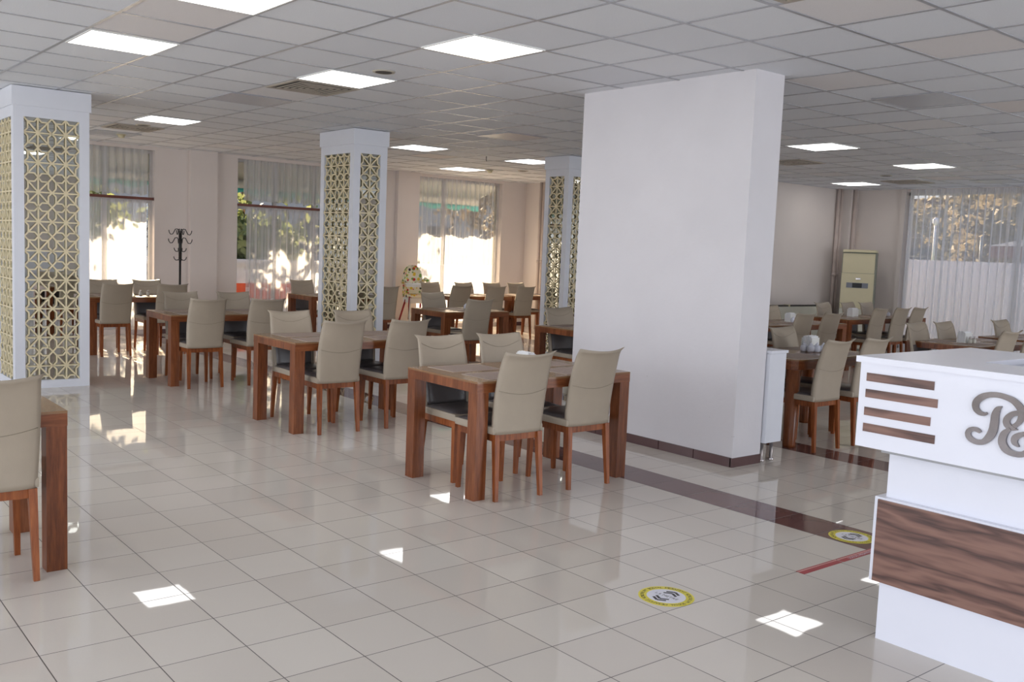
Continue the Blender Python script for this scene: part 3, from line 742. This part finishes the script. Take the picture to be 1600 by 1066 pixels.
for z0, x1 in ((1.055, -1.753), (.99, -1.735), (.918, -1.757), (.853, -1.735)):
    m = MB(); rbox(m, -2.03, x1, 3.4795, 3.484, z0, z0+.033); obj('slat', m, 'walnut', upn)
m = MB(); rbox(m, -1.955, RX, 3.567, 3.58, .0, .789); rbox(m, -1.955, -1.935, 3.58, 4.40, .0, .789); rbox(m, -1.935, RX, 4.38, 4.40, 0, .789)
obj('lower_body', m, 'white_lac', rc)
m = MB(); rbox(m, -1.955, RX, 3.50, 3.566, .778, .789); obj('light_strip', m, 'alu', rc)
m = MB(); rbox(m, -1.985, RX, 3.535, 3.566, .245, .59); rbox(m, -1.985, -1.956, 3.566, 4.30, .245, .59); bbx = obj('band_box', m, 'white_lac', rc)
m = MB(); rbox(m, -1.968, RX, 3.527, 3.5345, .248, .582); obj('wood_band', m, 'walnut', bbx)
m = MB(); rbox(m, -1.70, RX, 3.82, 4.18, .80, .83); obj('work_surface', m, 'ac_grey', rc)
MONO = {'bow':[(-1.5486, 1.0022, 0.0068), (-1.5587, 0.9962, 0.0117), (-1.5762, 0.9996, 0.0166), (-1.5905, 1.0141, 0.0205), (-1.5902, 1.0361, 0.0224), (-1.5725, 1.0563, 0.0215), (-1.5479, 1.0678, 0.0185), (-1.5187, 1.072, 0.0176), (-1.4893, 1.0685, 0.0176), (-1.4639, 1.0603, 0.0195), (-1.4421, 1.0435, 0.0224), (-1.4302, 1.0241, 0.0244), (-1.431, 1.0006, 0.0205), (-1.4425, 0.9795, 0.0146), (-1.4633, 0.9601, 0.0166)],
'stem':[(-1.4995, 1.0334, 0.0029), (-1.5123, 1.0219, 0.0176), (-1.5195, 0.9991, 0.0244), (-1.5202, 0.9685, 0.0263), (-1.5234, 0.9418, 0.0273), (-1.5347, 0.9158, 0.0244), (-1.5543, 0.8955, 0.0185), (-1.582, 0.8918, 0.0176), (-1.6025, 0.9013, 0.0185), (-1.6103, 0.9155, 0.0185), (-1.605, 0.9298, 0.0166), (-1.5881, 0.9372, 0.0146), (-1.5725, 0.9324, 0.0137), (-1.5665, 0.9272, 0.0088)],
'eup':[(-1.399, 1.0101, 0.0029), (-1.4079, 1.0213, 0.0127), (-1.4279, 1.0202, 0.0185), (-1.4558, 1.0145, 0.0166), (-1.4748, 0.9977, 0.0195), (-1.4784, 0.9777, 0.0215), (-1.4635, 0.963, 0.0176), (-1.4387, 0.9596, 0.0029)],
'elow':[(-1.4633, 0.9601, 0.0098), (-1.482, 0.9382, 0.0215), (-1.4871, 0.9114, 0.0244), (-1.4755, 0.8875, 0.0244), (-1.4517, 0.8748, 0.0195), (-1.4192, 0.8755, 0.0185), (-1.3926, 0.8926, 0.0215), (-1.3811, 0.9202, 0.0195), (-1.387, 0.9424, 0.0166), (-1.4057, 0.9505, 0.0146), (-1.4292, 0.9433, 0.0166), (-1.4443, 0.9299, 0.0205), (-1.445, 0.9148, 0.0185), (-1.4338, 0.904, 0.0088), (-1.4287, 0.9007, 0.0029)]}
def catmull(P, n=6):
    out = []
    for i in range(len(P)-1):
        p0, p1, p2, p3 = P[max(i-1, 0)], P[i], P[i+1], P[min(i+2, len(P)-1)]
        for k in range(n):
            t_ = k/n; out.append(tuple(.5*((2*b)+(-a+c)*t_+(2*a-5*b+4*c-d_)*t_*t_+(-a+3*b-3*c+d_)*t_**3) for a, b, c, d_ in zip(p0, p1, p2, p3)))
    out.append(P[-1]); return out
def stroke(P, y0, y1):
    m = MB(); P = catmull(P); R = []
    for i, (x, z, w) in enumerate(P):
        a, b = P[max(i-1, 0)], P[min(i+1, len(P)-1)]; dx, dz = b[0]-a[0], b[1]-a[1]; l = math.hypot(dx, dz) or 1; nx, nz = -dz/l, dx/l; w *= .55
        R.append([m.b.verts.new((x+s_*nx*w+1.2, y-4, z+s_*nz*w)) for s_, y in ((1, y0), (-1, y0), (-1, y1), (1, y1))])
    for a, b in zip(R, R[1:]):
        for k in range(4): m.b.faces.new((a[k], a[(k+1) % 4], b[(k+1) % 4], b[k]))
    m.b.faces.new(R[0]); m.b.faces.new(R[-1][::-1]); return m
for nm, dz in (('bow', 0), ('stem', .0), ('eup', .0015), ('elow', .003)):
    obj('letter_p' if nm in ('bow', 'stem') else 'letter_e', stroke(MONO[nm], 3.4735-dz, 3.482), 'letter', upn, label='polished metal script stroke')

# ------------------------------------------------------------ floor stickers and tape
def text_mesh(body, size, fontsize=1):
    cu = bpy.data.curves.new('txt', 'FONT'); cu.body = body; cu.size = size; cu.align_x = 'CENTER'; cu.align_y = 'CENTER'; cu.extrude = 0
    o = bpy.data.objects.new('txt', cu); C.objects.link(o); dg = bpy.context.evaluated_depsgraph_get(); dg.update()
    me = bpy.data.meshes.new_from_object(o.evaluated_get(dg)); bpy.data.objects.remove(o); return me
def add_mesh(m, me, mat):
    b2 = bmesh.new(); b2.from_mesh(me); b2.transform(mat); mp = {}
    for v in b2.verts: mp[v] = m.b.verts.new(v.co)
    for f in b2.faces: m.b.faces.new([mp[v] for v in f.verts])
    b2.free()
def sticker(x, y, rz, label, r=.125):
    t = thing('floor_sticker', label, 'sticker', (x, y, .0002), rz)
    obj('ring', MB().lathe([(r, 0), (r, .0008)], n=48), 'ylw', t)
    obj('disc', MB().lathe([(r*.70, .0008), (r*.70, .0011)], n=40), 'stw', t)
    m = MB()
    for phrase, a0, a1 in (('SOSYAL MESAFEYİ KORUYALIM', 200, -20), ('SOSYAL MESAFEYİ KORUYALIM', 20, -200)):
        n = len(phrase); span = 165; st_ = (90 if a0 == 200 else -90)+span/2
        for i, ch in enumerate(phrase):
            if ch == ' ': continue
            a = math.radians(st_-span*i/(n-1)); mt = Matrix.Translation((math.cos(a)*r*.85, math.sin(a)*r*.85, .0012)) @ Matrix.Rotation(a-PI/2, 4, 'Z')
            add_mesh(m, text_mesh(ch, .024), mt)
    obj('ring_text', m, 'stk', t)
    m = MB(); add_mesh(m, text_mesh('1,5 METRE', .028), Matrix.Translation((0, 0, .0014)))
    for s_ in (1, -1):
        for k in (0, 1):
            cy0 = s_*(.026+k*.022)
            for q in (-1, 1):
                a_ = Vector((0, cy0+s_*.022, .0014)); b_ = Vector((q*.034, cy0, .0014)); d_ = (b_-a_).normalized(); nn = Vector((-d_.y, d_.x, 0))*.0065
                vs = [m.b.verts.new(p) for p in (a_+nn, b_+nn, b_-nn, a_-nn)]; m.b.faces.new(vs)
    obj('centre_print', m, 'stk', t)
sticker(-2.75, 3.19, math.radians(6), 'round yellow distance sticker on the pale tiles in the foreground')
sticker(-2.81, 4.79, math.radians(6), 'round yellow distance sticker on the brown tile strip by the counter')
for y0, y1, lab, tx in ((4.00, 4.335, 'nearer piece of red tape on the floor left of the counter', ''), (4.345, 4.95, 'farther piece of red tape with lettering, crossing onto the brown strip', 'SOSYAL MESAFENİZİ KORUYUNUZ')):
    t = thing('floor_tape', lab, 'tape', (-2.61, (y0+y1)/2, .0002)); h_ = (y1-y0)/2
    obj('tape', MB().box(-.005, .028, -h_, h_, 0, .0008), 'tape', t); obj('tape_gap', MB().box(-.012, -.005, -h_, h_, 0, .0007), 'tape_edge', t)
    obj('tape_rim', MB().box(-.021, -.012, -h_, h_, 0, .0008), 'tape', t)
    if tx: m = MB(); add_mesh(m, text_mesh(tx, .026), Matrix.Translation((.011, -.02, .0011)) @ Matrix.Rotation(PI/2, 4, 'Z')); obj('tape_text', m, 'stw', t)

# ------------------------------------------------------------ ceiling fittings
def ceil_item(name, lab, cat, x, y, grp=None): return thing(name, lab, cat, (x, y, CEIL), CR, grp)
LAMPS = [(-7.09, 2.14, 'lit square ceiling panel above the left lattice pillar, far left'), (-5.25, 2.14, 'lit square ceiling panel cut by the top edge of the photo'),
 (-5.25, 3.92, 'largest whole lit ceiling panel, left of the white column'), (-7.08, 3.91, 'lit ceiling panel beside the slatted vent, upper centre left'),
 (-11.30, 3.92, 'small lit ceiling panel between the left and middle pillars'), (-11.1, 7.27, 'small lit ceiling panel just right of the middle pillar'),
 (-11.15, 9.30, 'lit ceiling panel partly hidden by the far lattice pillar'), (-6.48, 9.79, 'lit ceiling panel nearest the right side of the white column'),
 (-6.58, 12.29, 'lit ceiling panel farthest right'), (-8.95, 14.55, 'lit ceiling panel over the air conditioner corner'), (-13.35, 9.63, 'lit ceiling panel next to the brightest window'),
 (-1.65, 3.9, 'unseen lit ceiling panel added above the reception counter'), (-1.65, 8.7, 'unseen lit ceiling panel added to the right'), (1.9, 3.9, 'unseen lit ceiling panel added behind the camera, right'), (-1.65, -.3, 'unseen lit ceiling panel added over the camera'), (-5.25, -.9, 'unseen lit ceiling panel added left of the camera'), (2.0, 10.5, 'unseen lit ceiling panel added far to the right'), (-3.0, 13.2, 'unseen lit ceiling panel added beyond the right edge'),  # unseen panels continuing the lamp grid, added to brighten floor and ceiling
 ]
lp = None
for x, y, lab in LAMPS:
    if lp is None:
        lp = ceil_item('ceiling_lamp', lab, 'ceiling lamp', x, y, 'lit square ceiling panels')
        fr = MB()
        for a in ((-.298, .298, -.298, -.285), (-.298, .298, .285, .298), (-.298, -.285, -.285, .285), (.285, .298, -.285, .285)): fr.box(*a, -.010, -.0005)
        obj('frame', fr, 'white_plastic', lp); obj('diffuser', MB().box(-.285, .285, -.285, .285, -.008, -.0005), 'lamp', lp)
    else: dup(lp, (x, y, CEIL), CR, lab)
op = None
for x, y, lab in ((-8.88, 3.86, 'unlit pale ceiling panel beyond the slatted vent'), (-4.03, 7.46, 'unlit bluish ceiling panel right of the white column'), (-13.5, 3.94, 'unlit white ceiling panel near the left window'),
                  (-8.95, 7.16, 'unlit pale ceiling panel between middle pillar and column'), (-6.76, 14.85, 'unlit ceiling panel near the right window'), (-4.33, 9.9, 'unlit ceiling panel at the right edge of the photo')):
    if op is None:
        op = ceil_item('unlit_panel', lab, 'ceiling panel', x, y, 'unlit square ceiling panels'); obj('diffuser', MB().box(-.285, .285, -.285, .285, -.008, -.0005), 'off_panel', op)
        fr = MB()
        for a in ((-.298, .298, -.298, -.285), (-.298, .298, .285, .298), (-.298, -.285, -.285, .285), (.285, .298, -.285, .285)): fr.box(*a, -.010, -.0005)
        obj('frame', fr, 'tbar', op)
    else: dup(op, (x, y, CEIL), CR, lab)
vp = None
for x, y, lab in ((-7.72, 3.93, 'square slatted ceiling vent beside a lit panel, upper left'), (-12.5, 3.9, 'square ceiling vent near the left windows'), (-7.79, 11.11, 'square ceiling vent right of the column'), (-8.01, 14.5, 'square ceiling vent near the right window'), (-2.80, 3.96, 'square ceiling vent cut by the top edge of the photo')):
    if vp is None:
        vp = ceil_item('ceiling_vent', lab, 'vent', x, y, 'square ceiling vents')
        obj('backing', MB().box(-.27, .27, -.27, .27, -.004, -.0005), 'vent_dark', vp)
        fr = MB()
        for a in ((-.298, .298, -.298, -.265), (-.298, .298, .265, .298), (-.298, -.265, -.265, .265), (.265, .298, -.265, .265)): fr.box(*a, -.012, -.0005)
        obj('frame', fr, 'vent', vp)
        m = MB()
        for k in range(1, 6):
            s_ = .265-k*.045
            for (ax, ay, bx, by) in ((-s_, -s_, s_, -s_), (s_, -s_, s_, s_), (s_, s_, -s_, s_), (-s_, s_, -s_, -s_)): m.bar((ax, ay, -.012), (bx, by, -.012), .018, .004)
        obj('slats', m, 'vent', vp)
    else: dup(vp, (x, y, CEIL), CR, lab)
dp = None
for x, y, lab in ((-13.45, 4.05, 'round detector on the ceiling near the left windows'), (-13.0, 9.95, 'round detector on the ceiling above the brightest window')):
    if dp is None:
        dp = ceil_item('smoke_detector', lab, 'detector', x, y, 'round ceiling detectors')
        obj('base', MB().lathe([(.06, -.02), (.06, -.0095)], n=24), 'ac_cream', dp); obj('sensor', MB().lathe([(.02, -.055), (.04, -.046), (.045, -.02)], n=20), 'ac_cream', dp)
    else: dup(dp, (x, y, CEIL), CR, lab)
dp = None
for x, y, lab in ((-6.55, 3.94, 'round flush speaker on the ceiling right of the slatted vent'), (-12.1, 3.9, 'round flush speaker on the ceiling near the left windows'),
                  (-12.6, 10.35, 'round flush speaker left of the far lattice pillar'), (-7.75, 13.4, 'round flush speaker on the ceiling toward the right window')):
    if dp is None:
        dp = ceil_item('ceiling_speaker', lab, 'speaker', x, y, 'round flush ceiling speakers')
        obj('rim', MB().lathe([(.085, -.008), (.09, -.0005)], n=28), 'smoke', dp); obj('grille', MB().lathe([(.062, -.0095), (.066, -.008)], n=24), 'vent_dark', dp)
    else: dup(dp, (x, y, CEIL), CR, lab)
tag(obj('ceiling_hook', MB().tube([(0, 0, 0), (0, 0, -.05), (.006, 0, -.07)], .006, 6), 'dark', loc=(-11.2, 8.5, CEIL)), 'small dark hook hanging from the ceiling grid', 'hook')

# ------------------------------------------------------------ coat rack
t = thing('coat_rack', 'black metal coat rack with curled hooks against the left wall', 'coat rack', (-14.35, 5.18, 0))
obj('pole', MB().tube([(0, 0, .02), (0, 0, 1.15)], .017, 10).tube([(0, 0, 1.15), (0, 0, 1.56)], .024, 10), 'dark', t)
obj('base', MB().lathe([(.20, 0), (.20, .012), (.03, .04), (.02, .06)], n=24), 'dark', t)
for z, big in ((1.56, 1), (1.43, 1), (1.30, 0), (1.17, 0)):
    for k in range(4):
        a = math.radians(52+k*90+(8 if z in (1.43, 1.17) else 0)); c_, s_ = math.cos(a), math.sin(a)
        if big: P = [(.01, -.04), (.02, .03), (.045, .065), (.075, .06), (.095, .02), (.115, -.015), (.145, -.018), (.165, .01), (.172, .045)]
        else: P = [(.02, 0), (.04, -.012), (.065, -.012), (.085, .012), (.092, .04)]
        obj('hook', MB().tube([(r*c_, r*s_, z+h_) for r, h_ in P], .0065, 6), 'dark', t)

# ------------------------------------------------------------ high chair
t = thing('high_chair', 'child high chair with colourful patterned seat and white tray by the wall', 'high chair', (-14.33, 9.40, 0), math.radians(-6))
def hb(u, v):
    q = 2*u-1; w = .20*(1-.12*v)*(1 if v < .6 else math.sqrt(max(.02, 1-((v-.6)/.42)**2))); return (-.20-.06*v+.13*q*q, q*w, .62+.55*v)
obj('seat_back', MB().shell(hb, lambda u, v: Vector(hb(u, v))+Vector((-.045, 0, 0)), 16, 16), 'spots', t)
obj('seat', MB().box(-.20, .14, -.17, .17, .60, .66, bev=.02), 'spots', t)
for s_ in (-1, 1): obj('armrest', MB().tube([(-.15, s_*.19, .86), (-.02, s_*.205, .93), (.10, s_*.19, .90), (.16, s_*.17, .84)], .035, 10), 'spots', t)
m = MB(); P = []
for k in range(28):
    a = 2*PI*k/28; P.append((.20+.20*math.copysign(abs(math.cos(a))**.7, math.cos(a)), .25*math.copysign(abs(math.sin(a))**.7, math.sin(a))))
m.poly([(x, y) for x, y in P], .80, .845); tr_ = obj('tray', m, 'white_plastic', t); obj('tray_rim', MB().tube([(x, y, .85) for x, y in P]+[(P[0][0], P[0][1], .85)], .014, 6, cap=False), 'white_plastic', tr_)
obj('body_shell', MB().box(-.18, .12, -.16, .16, .50, .599, bev=.03), 'white_plastic', t)
for sx_ in (-1, 1):
    for sy_ in (-1, 1):
        obj('leg', MB().tube([(sx_*.08, sy_*.15, .56), (sx_*.26, sy_*.23, 0)], .017, 8), 'white_plastic' if sx_ > 0 else 'red_strap', t)
obj('footrest', MB().box(.12, .24, -.16, .16, .26, .29), 'white_plastic', t)
obj('strap', MB().tube([(.10, -.17, .62), (.16, -.21, .45), (.15, -.20, .22)], .011, 6), 'red_strap', t)
obj('strap', MB().tube([(.02, .17, .66), (.10, .21, .48), (.08, .21, .36)], .010, 6), 'ac_cream', t)

# ------------------------------------------------------------ air conditioner, radiator, pipes
t = thing('air_conditioner', 'tall beige floor-standing air conditioner in the far right corner', 'air conditioner', (-9.25, 15.35, 0), math.radians(25))
obj('casing', MB().box(-.28, .28, -.15, .17, 0, 1.72, bev=.006), 'ac_side', t)
obj('top_cap', MB().box(-.275, .275, -.19, .17, 1.721, 1.765, bev=.006), 'ac_cream', t)
g = MB().box(-.265, .265, -.165, -.151, 1.36, 1.70)
obj('air_grille', g, 'ac_cream', t)
fp = obj('front_panel', MB().box(-.27, .27, -.178, -.151, .74, 1.355, bev=.004), 'ac_cream', t)
obj('display', MB().box(-.18, .18, -.186, -.179, 1.10, 1.19).box(-.08, .08, -.189, -.186, 1.105, 1.185, mi=1), ['ac_grey', 'dark'], fp)
obj('badge', MB().box(-.03, .05, -.184, -.179, 1.245, 1.275, bev=.002), 'chrome', fp)
obj('lower_panel', MB().box(-.27, .27, -.172, -.151, .04, .735, bev=.004), 'ac_white', t)
t = thing('radiator', 'long white panel radiator low on the grey wall at right', 'radiator', (-9.78, 14.0, 0))
obj('panel', MB().box(-.05, .05, -1.15, 1.2, .14, .74, bev=.006), 'ac_white', t)
m = MB().box(-.045, .045, -1.14, 1.19, .742, .765)
obj('top_grille', m, 'vent_dark', t)
obj('bracket', MB().box(-.05, .054, .02, .06, .742, .775).box(-.05, .054, -.7, -.66, .742, .775), 'ac_cream', t); obj('bracket', MB().box(-.10, -.05, -.8, -.75, .2, .6).box(-.10, -.05, .75, .8, .2, .6), 'ac_white', t)
grp = 'vertical heating pipes'
for x, y, r, lab in ((-9.84, 15.48, .03, 'left vertical heating pipe in the far right corner'), (-9.84, 15.57, .03, 'right vertical heating pipe in the far right corner'), (-9.70, 15.80, .035, 'brownish corner pipe nearest the air conditioner'),
                (-14.35, 12.27, .03, 'left vertical heating pipe beside the bright window wall'), (-14.25, 12.27, .03, 'right vertical heating pipe beside the bright window wall')):
    tag(obj('heating_pipe', MB().tube([(x, y, 0), (x, y, CEIL)], r, 12).tube([(x, y, 1.28), (x, y, 1.34)], r*1.25, 12), 'pipe'), lab, 'pipe')
